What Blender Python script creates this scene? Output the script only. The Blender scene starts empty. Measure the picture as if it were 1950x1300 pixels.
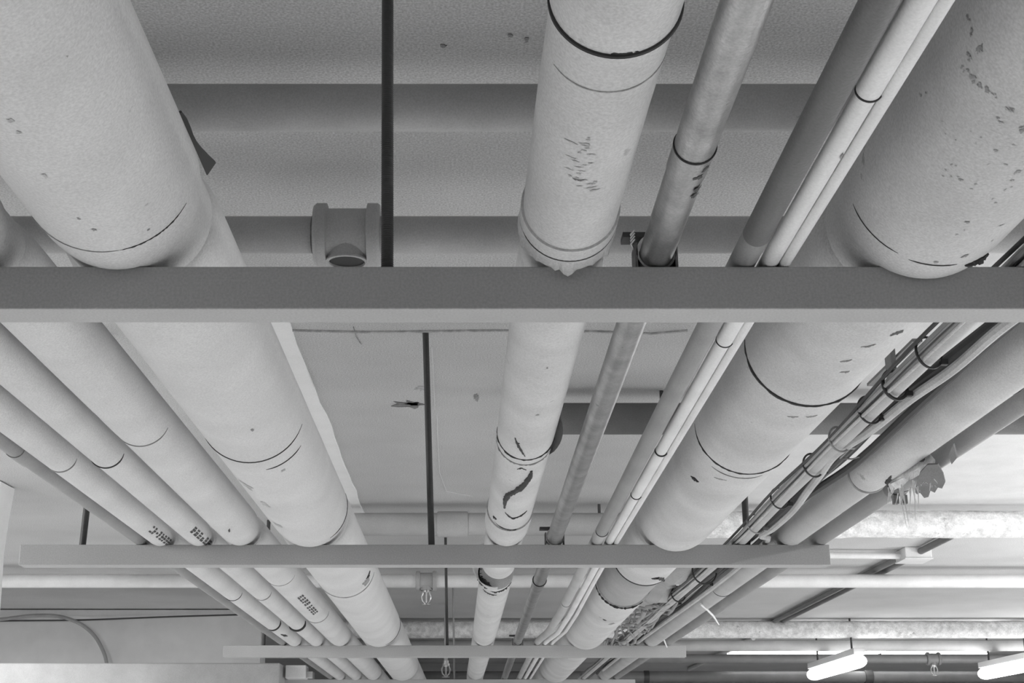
import bpy, math, random
from mathutils import Vector
random.seed(7)
S = bpy.context.scene
COL = S.collection
R = math.radians
# ------------------------------------------------------------------ camera, world, exposure, added lights
CAMZ = 1.75                       # eye height above the floor; all Z below are relative to the eye
F, PITCH, VPX = 2700.0, R(17.05), 893.0
cam_d = bpy.data.cameras.new('camera')
cam = bpy.data.objects.new('camera', cam_d); COL.objects.link(cam); S.camera = cam
cam.location = (0, 0, CAMZ)
cam.rotation_euler = (math.pi / 2 + PITCH, 0, 0)
cam_d.sensor_width = 36.0
cam_d.lens = F / 1950 * 36
cam_d.shift_x = (975 - VPX) / 1950
cam_d.clip_start = 0.05
S.view_settings.view_transform = 'Standard'
S.view_settings.look = 'None'
S.view_settings.gamma = 1.0
S.view_settings.exposure = 0.0
w = bpy.data.worlds.new('world'); S.world = w; w.use_nodes = True
w.node_tree.nodes['Background'].inputs[0].default_value = (.5, .5, .5, 1)
w.node_tree.nodes['Background'].inputs[1].default_value = 0.3

def area_lamp(name, loc, size, power, rot=(0, 0, 0)):
    d = bpy.data.lights.new(name, 'AREA'); d.shape = 'RECTANGLE'
    d.size, d.size_y = size; d.energy = power; d.color = (1, 1, 1)
    o = bpy.data.objects.new(name, d); COL.objects.link(o)
    o.location = (loc[0], loc[1], loc[2] + CAMZ); o.rotation_euler = rot
    return o
def bulb_lamp(name, loc, power, soft=.12):
    d = bpy.data.lights.new(name, 'POINT'); d.energy = power; d.shadow_soft_size = soft
    o = bpy.data.objects.new(name, d); COL.objects.link(o); o.location = (loc[0], loc[1], loc[2] + CAMZ)
    return o
# unseen lights added: areas for floor bounce, points to lift ceiling and pipe sides
area_lamp('fill_lamp', (-2.4, 2.2, .8), (.3, 1.5), 88, (R(38), 0, 0))
area_lamp('fill_lamp', (-2.4, 5.6, .8), (.3, 1.5), 32, (0, 0, 0))
area_lamp('fill_lamp', (2.5, 1.4, .8), (.3, 1.5), 75)
area_lamp('fill_lamp', (.2, -2.2, .8), (1.5, .3), 18)
bulb_lamp('fill_bulb', (-2.7, 3.0, -.3), 10, .2)
bulb_lamp('fill_bulb', (2.7, 3.2, -.3), 34, .2)
bulb_lamp('fill_bulb', (2.7, 3.8, .5), 46, .12)
bulb_lamp('fill_bulb', (3.0, 5.5, .1), 42, .2)
bulb_lamp('fill_bulb', (3.6, 8.6, -.1), 38, .2)

# ------------------------------------------------------------------ projection helpers (only for measuring)
def elev(py): return PITCH - math.atan((py - 650) / F)
def at_z(px, py, Z):
    Y = Z / math.tan(elev(py)); D = Y * math.cos(PITCH) + Z * math.sin(PITCH)
    return ((px - VPX) * D / F, Y, Z)
def at_y(px, py, Y):
    Z = Y * math.tan(elev(py)); D = Y * math.cos(PITCH) + Z * math.sin(PITCH)
    return ((px - VPX) * D / F, Y, Z)
def y_of(py, Z): return Z / math.tan(elev(py))

# ------------------------------------------------------------------ materials
def mat(name, v, rough=.6, metal=0.0, mott=.10, mscale=9.0, grain=.10, gscale=420.0, bump=.15, bscale=300.0,
        spots=0.0, spot_scale=30.0, spot_v=.12, emit=0.0, alpha=None):
    m = bpy.data.materials.new(name); m.use_nodes = True
    nt = m.node_tree; N = nt.nodes; L = nt.links
    b = N['Principled BSDF']
    b.inputs['Roughness'].default_value = rough
    b.inputs['Metallic'].default_value = metal
    tc = N.new('ShaderNodeTexCoord')
    def noise(scale, det=3.0, r=.55):
        n = N.new('ShaderNodeTexNoise'); n.inputs['Scale'].default_value = scale
        n.inputs['Detail'].default_value = det; n.inputs['Roughness'].default_value = r
        L.new(tc.outputs['Object'], n.inputs['Vector']); return n.outputs['Fac']
    def rng(src, a, bb, lo, hi):
        r = N.new('ShaderNodeMapRange'); r.inputs[1].default_value = a; r.inputs[2].default_value = bb
        r.inputs[3].default_value = lo; r.inputs[4].default_value = hi; L.new(src, r.inputs[0]); return r.outputs[0]
    def mul(a, c):
        x = N.new('ShaderNodeMath'); x.operation = 'MULTIPLY'; L.new(a, x.inputs[0])
        if isinstance(c, float): x.inputs[1].default_value = c
        else: L.new(c, x.inputs[1])
        return x.outputs[0]
    f = mul(rng(noise(mscale), .3, .7, 1 - mott, 1 + mott), float(v))
    if grain: f = mul(f, rng(noise(gscale, 2.0), .3, .7, 1 - grain, 1 + grain))
    if spots:
        s = rng(noise(spot_scale, 6.0, .65), spots, spots + .05, 1.0, spot_v)
        f = mul(f, s)
    c = N.new('ShaderNodeCombineColor')
    for i in range(3): L.new(f, c.inputs[i])
    L.new(c.outputs[0], b.inputs['Base Color'])
    if bump:
        bp = N.new('ShaderNodeBump'); bp.inputs['Strength'].default_value = bump; bp.inputs['Distance'].default_value = .002
        L.new(noise(bscale, 3.0), bp.inputs['Height']); L.new(bp.outputs[0], b.inputs['Normal'])
    if emit:
        b.inputs['Emission Color'].default_value = (1, 1, 1, 1); b.inputs['Emission Strength'].default_value = emit
    return m
M = {
    'ceiling': mat('painted_ceiling', .58, .8, mott=.07, mscale=3, grain=.24, gscale=300, bump=.5, bscale=220),
    'ceiling_white': mat('white_ceiling_tone', .96, .8, mott=.04, grain=.05),
    'ceiling_pale': mat('lamplit_ceiling_and_scratches', .66, .8, mott=.05, grain=.08),
    'floor': mat('pale_floor', .80, .6, mott=.05, grain=0, bump=0),
    'wall': mat('room_wall', .68, .8, mott=.05, grain=.05),
    'wall_dark': mat('dim_wall', .22, .8, mott=.05, grain=0),
    'white': mat('white_plaster', .93, .8, mott=.06, grain=.05, bump=.4, bscale=60),
    'jacket': mat('canvas_jacket', .66, .6, mott=.07, mscale=7, grain=.11, bump=.2, bscale=240, spots=.70, spot_scale=22, spot_v=.6),
    'jacket_stain': mat('stained_jacket', .60, .6, mott=.12, mscale=8, grain=.12, bump=.25, bscale=200, spots=.66, spot_scale=16, spot_v=.55),
    'canvas': mat('bare_canvas', .38, .8, mott=.12, grain=.12, bump=.4),
    'rough': mat('rough_plaster', .80, .85, mott=.22, mscale=34, grain=.14, gscale=200, bump=1.0, bscale=90, spots=.64, spot_scale=26, spot_v=.55),
    'pipe': mat('painted_pipe', .48, .5, mott=.10, grain=.10, bump=.2, spots=.72, spot_v=.5),
    'pipe_dark': mat('grey_pipe', .18, .5, mott=.12, grain=.10, bump=.2),
    'pipe_mid': mat('mid_grey_pipe', .30, .5, mott=.12, grain=.10, bump=.2),
    'sleeve': mat('dark_sleeve', .14, .5, mott=.12, grain=.12, bump=.3),
    'pipe_light': mat('light_pipe', .80, .45, mott=.08, grain=.06, bump=.1),
    'copper': mat('tarnished_copper', .40, .36, .95, mott=.22, mscale=26, grain=.12, bump=.15, spots=.68, spot_scale=60, spot_v=.5),
    'strut': mat('painted_strut', .45, .5, mott=.06, mscale=5, grain=.10, bump=.15),
    'rod': mat('dark_steel_rod', .07, .5, .3, mott=.2, grain=.1, bump=0),
    'rod_grey': mat('grey_steel_rod', .30, .5, .3, mott=.2, grain=.1, bump=0),
    'seam': mat('dark_seam', .05, .9, mott=.3, grain=0, bump=0),
    'seam_soft': mat('soft_seam', .34, .9, mott=.3, mscale=60, grain=0, bump=0),
    'black': mat('black_plastic', .025, .5, mott=.1, grain=0, bump=0),
    'cable': mat('grey_cable', .50, .6, mott=.15, grain=.15, bump=.3),
    'cable_dark': mat('dark_cable', .055, .6, mott=.2, grain=.1, bump=.1),
    'wire': mat('mid_grey_wire', .32, .6, mott=.2, grain=.1, bump=.1),
    'metal': mat('bright_metal', .62, .3, .8, mott=.15, grain=.05, bump=.1),
    'iron': mat('cast_iron_fitting', .48, .5, .1, mott=.12, grain=.1, bump=.3),
    'tie': mat('white_nylon', .85, .5, mott=.03, grain=0, bump=0),
    'smudge': mat('dark_smudge', .20, .9, mott=.3, mscale=60, grain=.2),
    'stain': mat('brown_stain', .30, .9, mott=.35, mscale=50, grain=.2, bump=.1),
    'faint': mat('faint_stain', .46, .8, mott=.25, mscale=60, grain=.15, bump=.1),
    'stain_mid': mat('grey_stain', .36, .9, mott=.3, mscale=60, grain=.15, bump=.1),
    'mark': mat('stencil_ink', .07, .8, mott=.5, mscale=160, grain=.3, bump=0),
    'lens': mat('lit_lamp_lens', .9, .5, mott=0, grain=0, bump=0, emit=9.0),
    'housing': mat('lamp_housing', .80, .4, mott=.03, grain=0, bump=0),
    'rag': mat('dark_rag', .16, .9, mott=.2, grain=.2, bump=.3),
    'fibre': mat('pale_fibre', .75, .9, mott=.2, grain=.1, bump=0),
}

# ------------------------------------------------------------------ mesh builder
class MB:
    def __init__(s): s.v = []; s.f = []
    def add(s, vs, fs):
        o = len(s.v); s.v += [tuple(v) for v in vs]; s.f += [tuple(i + o for i in f) for f in fs]; return s
    def box(s, x0, x1, y0, y1, z0, z1):
        return s.add([(x, y, z) for z in (z0, z1) for y in (y0, y1) for x in (x0, x1)],
                     [(0, 2, 3, 1), (4, 5, 7, 6), (0, 1, 5, 4), (2, 6, 7, 3), (0, 4, 6, 2), (1, 3, 7, 5)])
    def rings(s, rings, cap=True, closed=True):
        n = len(rings[0]); vs = [p for r in rings for p in r]; fs = []
        for i in range(len(rings) - 1):
            for k in range(n if closed else n - 1):
                a = i * n + k; b = i * n + (k + 1) % n
                fs.append((a, b, b + n, a + n))
        if cap: fs.append(tuple(range(n - 1, -1, -1))); fs.append(tuple(range((len(rings) - 1) * n, len(rings) * n)))
        return s.add(vs, fs)
    def tube(s, pts, r, n=12, cap=True):
        pts = [Vector(p) for p in pts]; rs = r if isinstance(r, (list, tuple)) else [r] * len(pts)
        out = []; u = None
        for i, p in enumerate(pts):
            t = (pts[min(i + 1, len(pts) - 1)] - pts[max(i - 1, 0)]).normalized()
            if u is None:
                u = t.orthogonal().normalized()
            else:
                u = (u - t * u.dot(t)).normalized()
            q = t.cross(u)
            out.append([tuple(p + (u * math.cos(2 * math.pi * k / n) + q * math.sin(2 * math.pi * k / n)) * rs[i]) for k in range(n)])
        return s.rings(out, cap)
    def build(s, name, m, parent=None, smooth=True, origin=None, bevel=0.0):
        me = bpy.data.meshes.new(name)
        vs = [(v[0], v[1], v[2] + CAMZ) for v in s.v]
        if parent is not None: og = parent['_w']
        elif origin is not None: og = (origin[0], origin[1], origin[2] + CAMZ)
        else:
            xs, ys, zs = zip(*vs); og = ((min(xs) + max(xs)) / 2, (min(ys) + max(ys)) / 2, min(zs))
        me.from_pydata([(v[0] - og[0], v[1] - og[1], v[2] - og[2]) for v in vs], [], s.f)
        me.update(); me.materials.append(m)
        if smooth:
            me.polygons.foreach_set('use_smooth', [True] * len(me.polygons))
            try: me.set_sharp_from_angle(angle=R(38))
            except Exception: pass
        o = bpy.data.objects.new(name, me); COL.objects.link(o)
        if parent is not None:
            o.parent = parent; o['_w'] = tuple(og)
        else:
            o.location = og; o['_w'] = tuple(og)
        if bevel:
            b = o.modifiers.new('bevel', 'BEVEL'); b.width = bevel; b.segments = 2; b.limit_method = 'ANGLE'
        return o
def tag(o, label, cat, group=None, kind=None):
    o['label'] = label; o['category'] = cat
    if group: o['group'] = group
    if kind: o['kind'] = kind
    return o
def thing(name, loc, label, cat, group=None):
    o = bpy.data.objects.new(name, None); COL.objects.link(o)
    o.empty_display_size = .05
    o.location = (loc[0], loc[1], loc[2] + CAMZ); o['_w'] = tuple(o.location)
    return tag(o, label, cat, group)
def struct(name, mb, m, label=None, smooth=False):
    o = mb.build(name, m, smooth=smooth); o['kind'] = 'structure'
    if label: o['label'] = label
    return o

# ------------------------------------------------------------------ the room shell
ZC = .90                                                            # ceiling underside above the eye
XR, XL, YB, YF, ZF = 9.0, -4.2, -5.0, 17.0, -CAMZ
ceil = struct('ceiling', MB().box(XL, XR, YB, YF, ZC, ZC + .15), M['ceiling'], 'grey painted concrete ceiling')
struct('floor', MB().box(XL, XR, YB, YF, ZF - .1, ZF), M['floor'], 'pale floor')
struct('wall_back', MB().box(XL, XR, YB - .15, YB, ZF, ZC), M['wall_dark'])
struct('wall_front', MB().box(XL, XR, YF, YF + .15, ZF, ZC), M['wall'])
struct('wall_right', MB().box(XR, XR + .15, YB, YF, ZF, ZC), M['wall'])
struct('wall_left', MB().box(XL - .15, XL, YB, YF, ZF, ZC), M['wall'])
struct('wall_bulkhead', MB().box(XL, -1.168, 8.1, 8.3, ZF, ZC), M['wall'], 'grey wall at the left end of the ceiling bay')
struct('trim_1', MB().box(XL, -1.22, 8.05, 8.1, at_y(0, 1172, 8.05)[2], at_y(0, 1161, 8.05)[2]), M['wall'], 'narrow ledge along the top of the grey wall')
# white plastered column at the left edge, ragged at its top
cv = MB(); X1 = -1.487
N = 24; ring = []
prof = [(-1.9, 4.42), (X1 - .03, 4.42), (X1 - .01, 4.44), (X1 - .003, 4.56), (-1.9, 4.56)]
rows = [ZF] + [ZF + (ZC - ZF) * i / N for i in range(1, N)] + [ZC - .004]
for z in rows:
    j = random.uniform(-.006, .006) if z > 0 else 0
    k = .015 if z > ZC - .05 else 0
    ring.append([(x + (j + k if x > -1.6 else 0), y, z) for x, y in prof])
struct('wall_column', cv.rings(ring), M['white'], 'white plastered column at the left edge')
# ceiling marks
def patch(pts, z, t=.0015):
    n = len(pts); vs = [(x, y, z) for x, y in pts] + [(x, y, z - t) for x, y in pts]
    fs = [tuple(range(n)), tuple(range(2 * n - 1, n - 1, -1))] + [(i, (i + 1) % n, n + (i + 1) % n, n + i) for i in range(n)]
    return MB().add(vs, fs)
def ragged(x0, x1, y0, y1, n=9, j=.25):
    cx, cy = (x0 + x1) / 2, (y0 + y1) / 2; out = []
    for i in range(n * 2):
        a = 2 * math.pi * i / (n * 2); q = 1 + random.uniform(-j, j)
        out.append((cx + (x1 - x0) / 2 * math.cos(a) * q, cy + (y1 - y0) / 2 * math.sin(a) * q))
    return out
def cmark(px0, px1, py0, py1, m, j=.35):
    a = at_z(px0, py0, ZC); b = at_z(px1, py1, ZC)
    patch(ragged(a[0], b[0], a[1], b[1], j=j), ZC).build('stain', m, ceil, smooth=False)
cmark(752, 812, 763, 776, M['smudge'], .45); cmark(770, 800, 765, 771, M['seam'], .5); cmark(790, 815, 735, 742, M['faint'], .5)
cmark(903, 912, 749, 762, M['stain'])
cmark(1000, 1006, 70, 80, M['stain']); cmark(838, 850, 84, 90, M['stain']); cmark(966, 976, 62, 70, M['stain'])
def cscratch(pts, r, m):
    MB().tube([at_z(px, py, ZC - .0005) for px, py in pts], r, 6).build('stain', m, ceil)
cscratch([(673, 622), (678, 640), (688, 655)], .0012, M['stain'])
cscratch([(832, 790), (834, 845), (837, 900), (850, 935), (900, 945)], .0012, M['ceiling_pale'])
cscratch([(822, 660), (826, 720), (828, 780)], .0012, M['ceiling_pale'])
cscratch([(552, 628), (700, 631), (940, 628), (1140, 630), (1240, 634), (1310, 628)], .004, M['faint'])
# whiter strip of ceiling beside the big left pipe
sp = [(-.48, 2.7)] + [(-.372 + random.uniform(-.004, .004), 2.7 + i * .127) for i in range(18)] + [(-.372, 5.02), (-.48, 5.02)]
patch(sp, ZC, .006).build('ceiling_strip', M['ceiling_white'], ceil, smooth=False)
wp = [(.62 + random.uniform(-.005, .005), 2.2 + i * .2) for i in range(14)] + [(.62, 5.0), (4.5, 5.0), (4.5, 2.2)]  # paler ceiling colour stands in for lamplight on the right
patch(wp[::-1], ZC, .004).build('ceiling_strip', M['ceiling_pale'], ceil, smooth=False)

# ------------------------------------------------------------------ strut beams with channel slots
ZB, BH = .447, .041                                                  # beam top, beam size
BY = [1.223, 2.854, 5.15, 7.0]
def in_beam(y):
    for b in BY:
        if b - .003 <= y <= b + BH + .003: return True
    return False
BL = ['nearest of the four grey strut beams, spanning the whole frame',
      'second grey strut beam, with both its ends showing, fourteen hundred pixels of pipes above',
      'third grey strut beam, its right end brightly lit',
      'farthest grey strut beam, at the bottom edge of the photo']
BL[1] = 'second nearest grey strut beam, both its cut ends in view'
BX = [(-1.0, .80), (-.905, .727), (-.876, .773), (-.93, .80)]
for (x0, x1), y, lb in zip(BX, BY, BL):
    t = thing('strut_beam', ((x0 + x1) / 2, y, ZB - BH), lb, 'beam', 'strut beams carrying the pipes')
    # channel with the open side up: web below, two flanges with lips
    g = MB(); th = .0025
    pr = [(0, 0), (BH, 0), (BH, BH), (BH - .010, BH), (BH - .010, BH - .007), (BH - .010 + th, BH - .007), (BH - .010 + th, BH - th),
          (BH - th, BH - th), (BH - th, th), (th, th), (th, BH - th), (.010 - th, BH - th), (.010 - th, BH - .007), (.010, BH - .007), (.010, BH), (0, BH)]
    g.rings([[(x, y + a, ZB - BH + b) for a, b in pr] for x in (x0, x1)])
    g.build('channel', M['strut'], t, smooth=False, bevel=.0012)

# ------------------------------------------------------------------ hanger rods
def rod(x, y, xt, lb, r=.006, threaded=False, zt=ZC, m='rod'):
    t = thing('threaded_rod', (x, y, ZB - BH), lb, 'rod', 'rods hanging the strut beams')
    g = MB()
    z0 = ZB - BH + .003; L = zt - z0
    if threaded:
        n = int(L / .0011); rg = []
        for i in range(n + 1):
            z = z0 + L * i / n; rr = r * (1.0 if i % 2 else .93); xx = x + (xt - x) * (z - ZB) / (zt - ZB)
            rg.append([(xx + rr * math.cos(2 * math.pi * k / 14), y + rr * math.sin(2 * math.pi * k / 14), z) for k in range(14)])
        g.rings(rg)
    else:
        g.tube([(x + (xt - x) * (q) , y, z0 + L * q) for q in (0, .25, .5, .75, 1)], r, 12)
    g.build('shaft', M[m], t)
    for nm, zc, h in (('nut', ZB - BH + .004, .010),):
        q = MB(); rr = r * 1.75
        q.rings([[(x + rr * math.cos(math.pi / 3 * k), y + rr * math.sin(math.pi / 3 * k), z) for k in range(6)] for z in (zc, zc + h)])
        q.build('nut', M[m], t, smooth=False)
rod(-.076, BY[0] + .02, -.083, 'thick dark threaded rod rising from the nearest beam', .0060, True)
rod(-.0745, BY[1] + .02, -.092, 'dark rod on the second beam, against the stained ceiling', .0068)
rod(-.077, BY[2] + .02, -.087, 'slim rod on the third beam, beside the hanging sprinkler', .0052)
rod(-.070, BY[3] + .02, -.078, 'thin rod of the farthest beam seen past the third beam', .0048, m='rod_grey')
rod(-.786, BY[1] + .02, -.770, 'short dark rod at the left end of the second beam', .0068)
rod(.565, BY[1] + .02, .567, 'dark rod wedged between the big right pipe and tied conduit', .0068)
rod(-.735, BY[2] + .02, -.735, 'dark rod at the left end of the third beam', .0068)
rod(.45 + .13, BY[0] + .02, .58, 'threaded rod at the right end of the nearest beam', .006)

# ------------------------------------------------------------------ pipes along the rack
ANG = 56
def interp(kn, y):
    if y <= kn[0][0]: return kn[0][1] if len(kn) < 2 else kn[0][1] + (kn[1][1] - kn[0][1]) / (kn[1][0] - kn[0][0]) * (y - kn[0][0])
    for (a, b), (c, d) in zip(kn, kn[1:]):
        if y <= c: return b + (d - b) * (y - a) / (c - a)
    (a, b), (c, d) = kn[-2:] if len(kn) > 1 else (kn[0], kn[0])
    return d
class Run:
    """A pipe running along the rack: its axis x(y), z and radius."""
    def __init__(s, xk, r, sink=0.0):
        s.xk, s.r, s.sink = xk, r, sink; s.zc = ZB - sink + r
    def x(s, y): return interp(s.xk, y)
    def ring(s, y, r, n=ANG, clamp=True, dz=0, jit=0):
        out = []
        for k in range(n):
            a = 2 * math.pi * k / n; q = r + (random.uniform(-jit, jit) if jit else 0)
            z = s.zc + dz - q * math.cos(a)
            if clamp and in_beam(y): z = max(z, ZB + .0006)
            out.append((s.x(y) + q * math.sin(a), y, z))
        return out
    def pt(s, y, a, r=None):                                          # a: degrees from straight down, + to the right
        r = s.r if r is None else r; a = R(a)
        return (s.x(y) + r * math.sin(a), y, s.zc - r * math.cos(a))
    def yrow(s, py): return y_of(py, s.zc - s.r)                      # y where the underside shows at that photo row
def hit(run, px, py):
    """(y, angle) where the line of sight through a photo pixel meets the pipe: only for measuring marks"""
    u, v = (px - VPX) / F, (650 - py) / F
    d = (u, math.cos(PITCH) - v * math.sin(PITCH), math.sin(PITCH) + v * math.cos(PITCH))
    xc = run.xk[0][1]
    for _ in range(6):
        b = d[0] * xc + d[2] * run.zc; a = d[0] ** 2 + d[2] ** 2; c = xc * xc + run.zc ** 2 - run.r ** 2
        q = b * b - a * c; t = (b - math.sqrt(q)) / a if q > 0 else b / a
        xc = run.x(t * d[1])
    return t * d[1], math.degrees(math.atan2(t * d[0] - xc, run.zc - t * d[2]))
def pcrack(run, pix, parent, w=.0015, m='seam', scale=1.0, name='crack'):
    return crack(run, [hit(run, *p) for p in pix], parent, w, m, scale, name)
def pblot(run, px, py, wpx, hpx, parent, m='stain', name='stain', j=.45, lift=.0006):
    y, a = hit(run, px, py); y2, _ = hit(run, px, py - hpx); _, a2 = hit(run, px + wpx, py)
    return blot(run, y, a, max(.0008, abs(y - y2)), max(.5, abs(a2 - a)), parent, m, name, j=j, lift=lift)
def ys_between(y0, y1, step=.12):
    n = max(1, int(abs(y1 - y0) / step)); ys = [y0 + (y1 - y0) * i / n for i in range(n + 1)]
    for b in BY:
        for e in (b - .0031, b - .0029, b + BH + .0029, b + BH + .0031):
            if y0 < e < y1: ys.append(e)
    return sorted(set(ys))
def section(run, y0, y1, m, parent, name='jacket', scale=1.0, dome0=False, dome1=False, n=ANG, wob=0.0, hollow=False):
    g = MB(); rg = []; r = run.r * scale
    D = [(0, .86), (.006, .925), (.016, .965), (.032, .99), (.05, 1.0)]
    if r < .03: D = [(a * .5, b) for a, b in D]
    ys = [(y, 1.0) for y in ys_between(y0 + (D[-1][0] if dome0 else 0), y1 - (D[-1][0] if dome1 else 0))]
    if dome0: ys = [(y0 + a, q) for a, q in D[:-1]] + ys
    if dome1: ys = ys + [(y1 - a, q) for a, q in D[:-1]][::-1]
    for y, q in ys:
        wv = 1 + random.uniform(-wob, wob)
        rg.append(run.ring(y, r * q * wv, n, dz=-(run.r - r) * 0 - r * (1 - q) * .55))
    return g.rings(rg).build(name, m, parent)
def seam(run, y, parent, m='seam', w=.0011, a0=-100, a1=100, scale=1.0, skew=0.0, name='seam', ragged_w=0.0):
    pts, rs = [], []
    n = 40
    for i in range(n + 1):
        a = a0 + (a1 - a0) * i / n
        pts.append(run.pt(y + skew * math.sin(R(a)), a, run.r * scale + .0002)); e = min(i, n - i) / n * 4
        rs.append(w * min(1, .25 + e) * (1 + random.uniform(-ragged_w, ragged_w)))
    return MB().tube(pts, rs, 6).build(name, M[m], parent)
def crack(run, pts, parent, w=.0015, m='seam', scale=1.0, name='crack'):
    """pts: (y, angle) along a crack in the jacket."""
    P, rs = [], []
    for (a, b), (c, d) in zip(pts, pts[1:]):
        for i in range(6):
            t = i / 6; P.append(run.pt(a + (c - a) * t + random.uniform(-.0015, .0015), b + (d - b) * t + random.uniform(-.5, .5), run.r * scale + .0003))
    P.append(run.pt(*pts[-1], run.r * scale + .0003)); n = len(P)
    rs = [w * (.3 + .9 * math.sin(math.pi * (i + .5) / n)) * random.uniform(.6, 1.3) for i in range(n)]
    return MB().tube(P, rs, 6).build(name, M[m], parent)
def blot(run, y, a, dy, da, parent, m='stain', name='stain', n=9, j=.4, lift=.0006):
    c = run.pt(y, a, run.r + lift); vs = [c]; out = []
    for i in range(n * 2):
        t = 2 * math.pi * i / (n * 2); q = 1 + random.uniform(-j, j)
        vs.append(run.pt(y + dy * math.cos(t) * q, a + da * math.sin(t) * q, run.r + lift * .6))
    return MB().add(vs, [(0, i + 1, (i + 1) % (n * 2) + 1) for i in range(n * 2)]).build(name, M[m], parent)
def stencil(run, y0, y1, a0, a1, parent, rows=2, cols=5):
    """worn, unreadable block marks printed on the jacket"""
    g = MB()
    for r_ in range(rows):
        for c_ in range(cols):
            ya = y0 + (y1 - y0) * (c_ + .08) / cols; yb = y0 + (y1 - y0) * (c_ + random.uniform(.55, .9)) / cols
            aa = a0 + (a1 - a0) * (r_ + .08) / rows; ab = a0 + (a1 - a0) * (r_ + random.uniform(.75, .95)) / rows
            if random.random() < .12: continue
            q = run.r + .0006
            g.add([run.pt(ya, aa, q), run.pt(yb, aa, q), run.pt(yb, (aa + ab) / 2, q), run.pt(yb, ab, q), run.pt(ya, ab, q), run.pt(ya, (aa + ab) / 2, q)], [(0, 1, 2, 5), (5, 2, 3, 4)])
    return g.build('marking', M['mark'], parent)

Y0, Y9 = -.6, 12.5
def insulated(name, label, run, m, spans, saddle=.93, cat='pipe', group='insulated pipes lying on the strut beams', wob=.0006):
    """jacket sections between the beams with rounded ends, a saddle shield over every beam"""
    t = thing(name, (run.x(BY[0]), BY[0], ZB), label, cat, group)
    secs = []
    for y0, y1, sc, d0, d1, mm in spans:
        secs.append(section(run, y0, y1, M[mm or m], t, 'jacket', sc, d0, d1, wob=wob))
    for b in BY:
        section(run, b - .05, b + BH + .05, M[m], t, 'saddle', saddle)
    return t, secs
def std_spans(m=None):
    e = [Y0] + [v for b in BY for v in (b - .0035, b + BH + .0035)] + [Y9]
    return [(e[2 * i], e[2 * i + 1], 1.0, i > 0, i < 4, m) for i in range(5)]

# --- big pipe left of centre
rBL = Run([(0, -.3205), (9, -.3205)], .0776, .009)
tBL, sBL = insulated('insulated_pipe', 'widest pale pipe on the left half, right beside the white ceiling strip', rBL, 'jacket', std_spans())
seam(rBL, BY[0] - .062, sBL[0], 'seam', .0006, 10, 66, ragged_w=.5); seam(rBL, BY[0] - .062, sBL[0], 'seam_soft', .0006, -60, 12)
seam(rBL, rBL.yrow(880), sBL[1], 'seam', .0012, -70, 75); seam(rBL, rBL.yrow(896), sBL[1], 'seam', .0011, 12, 60)
seam(rBL, BY[1] - .05, sBL[1], 'seam', .0010, 35, 110); seam(rBL, rBL.yrow(1137), sBL[2], 'seam_soft', .002, -60, 80)
seam(rBL, BY[2] - .07, sBL[2], 'seam', .0015, 20, 110)
pcrack(rBL, [(704, 1086), (701, 1095), (697, 1102)], sBL[2], .003)
pblot(rBL, 697, 1108, 9, 6, sBL[2], 'stain')
for px, py, a, b in ((180, 437, 5, 2), (283, 437, 4, 1.6), (85, 334, 4, 4), (20, 230, 6, 4), (36, 252, 5, 3), (150, 416, 3, 2), (128, 107, 2, 2)):
    pblot(rBL, px, py, a, b, sBL[0], 'faint' if py < 400 else 'stain')
for px, py, a, b in ((480, 818, 4, 2.5), (470, 925, 9, 3), (540, 895, 6, 2), (505, 960, 6, 3), (530, 1000, 8, 2)): pblot(rBL, px, py, a, b, sBL[1], 'faint' if py > 830 else 'stain')
# split in the jacket standing open against the ceiling
pr = []
for i in range(9):
    y = y_of(215 + 118 * i / 8, .545); d = (.002, .004, .004, .0035, .004, .006, .009, .0125, .001)[i]
    p = rBL.pt(y, 112); o = rBL.pt(y, 112, rBL.r + d)
    pr.append([p, o, (o[0] - .001, o[1], o[2] + .002), (p[0] - .001, p[1], p[2] + .002)])
MB().rings(pr).build('jacket_flap', M['black'], sBL[0], smooth=False)

# --- middle pipe, cracked and torn
kM = [(y_of(py, .485), .485 * s * 1.046) for py, s in ((0, .188), (168, .183), (400, .178), (736, .1690), (860, .163), (960, .154), (1060, .140), (1134, .128), (1228, .100), (1285, .06))]
rM = Run(kM, .0421, .004)
Ya, Yb_, Yc = rM.yrow(103), rM.yrow(875), rM.yrow(1008)
Yd = rM.yrow(1122)
spM = [(Y0, Ya, 1.03, False, False, None), (Ya + .002, BY[0] - .03, 1.0, False, False, None), (BY[0] - .030, BY[0] - .004, 1.05, False, True, None),
       (BY[0] + BH + .004, Yb_, 1.0, True, False, None), (Yb_ + .003, Yc, 1.0, False, False, None), (Yc + .004, BY[1] - .0035, 1.06, False, True, None),
       (BY[1] + BH + .0035, rM.yrow(1104), .95, True, False, None), (Yd, BY[2] - .0035, 1.0, False, True, None),
       (BY[2] + BH + .0035, BY[3] - .004, 1.0, True, True, None), (BY[3] + BH + .004, Y9, 1.0, True, False, None)]
tM, sM = insulated('insulated_pipe', 'pale pipe nearest the centre, with dark cracks in its jacket', rM, 'jacket_stain', spM, .95, wob=.0016)
seam(rM, Ya, sM[0], 'seam', .0020, -105, 105, 1.03); blot(rM, Ya, 3, .004, 18, sM[0], 'black', 'gap', j=.2, lift=.0022)
seam(rM, rM.yrow(175), sM[1], 'faint', .0007, -60, 70)
seam(rM, BY[0] - .031, sM[2], 'seam', .0010, -95, 95, 1.03)
seam(rM, Yb_, sM[3], 'seam', .0016, -100, 100, ragged_w=.5); seam(rM, Yb_ + .035, sM[4], 'seam_soft', .0016, -90, 70, ragged_w=.5)
seam(rM, Yc, sM[4], 'seam', .0017, -40, 95, 1.0, .02, ragged_w=.5)
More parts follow.
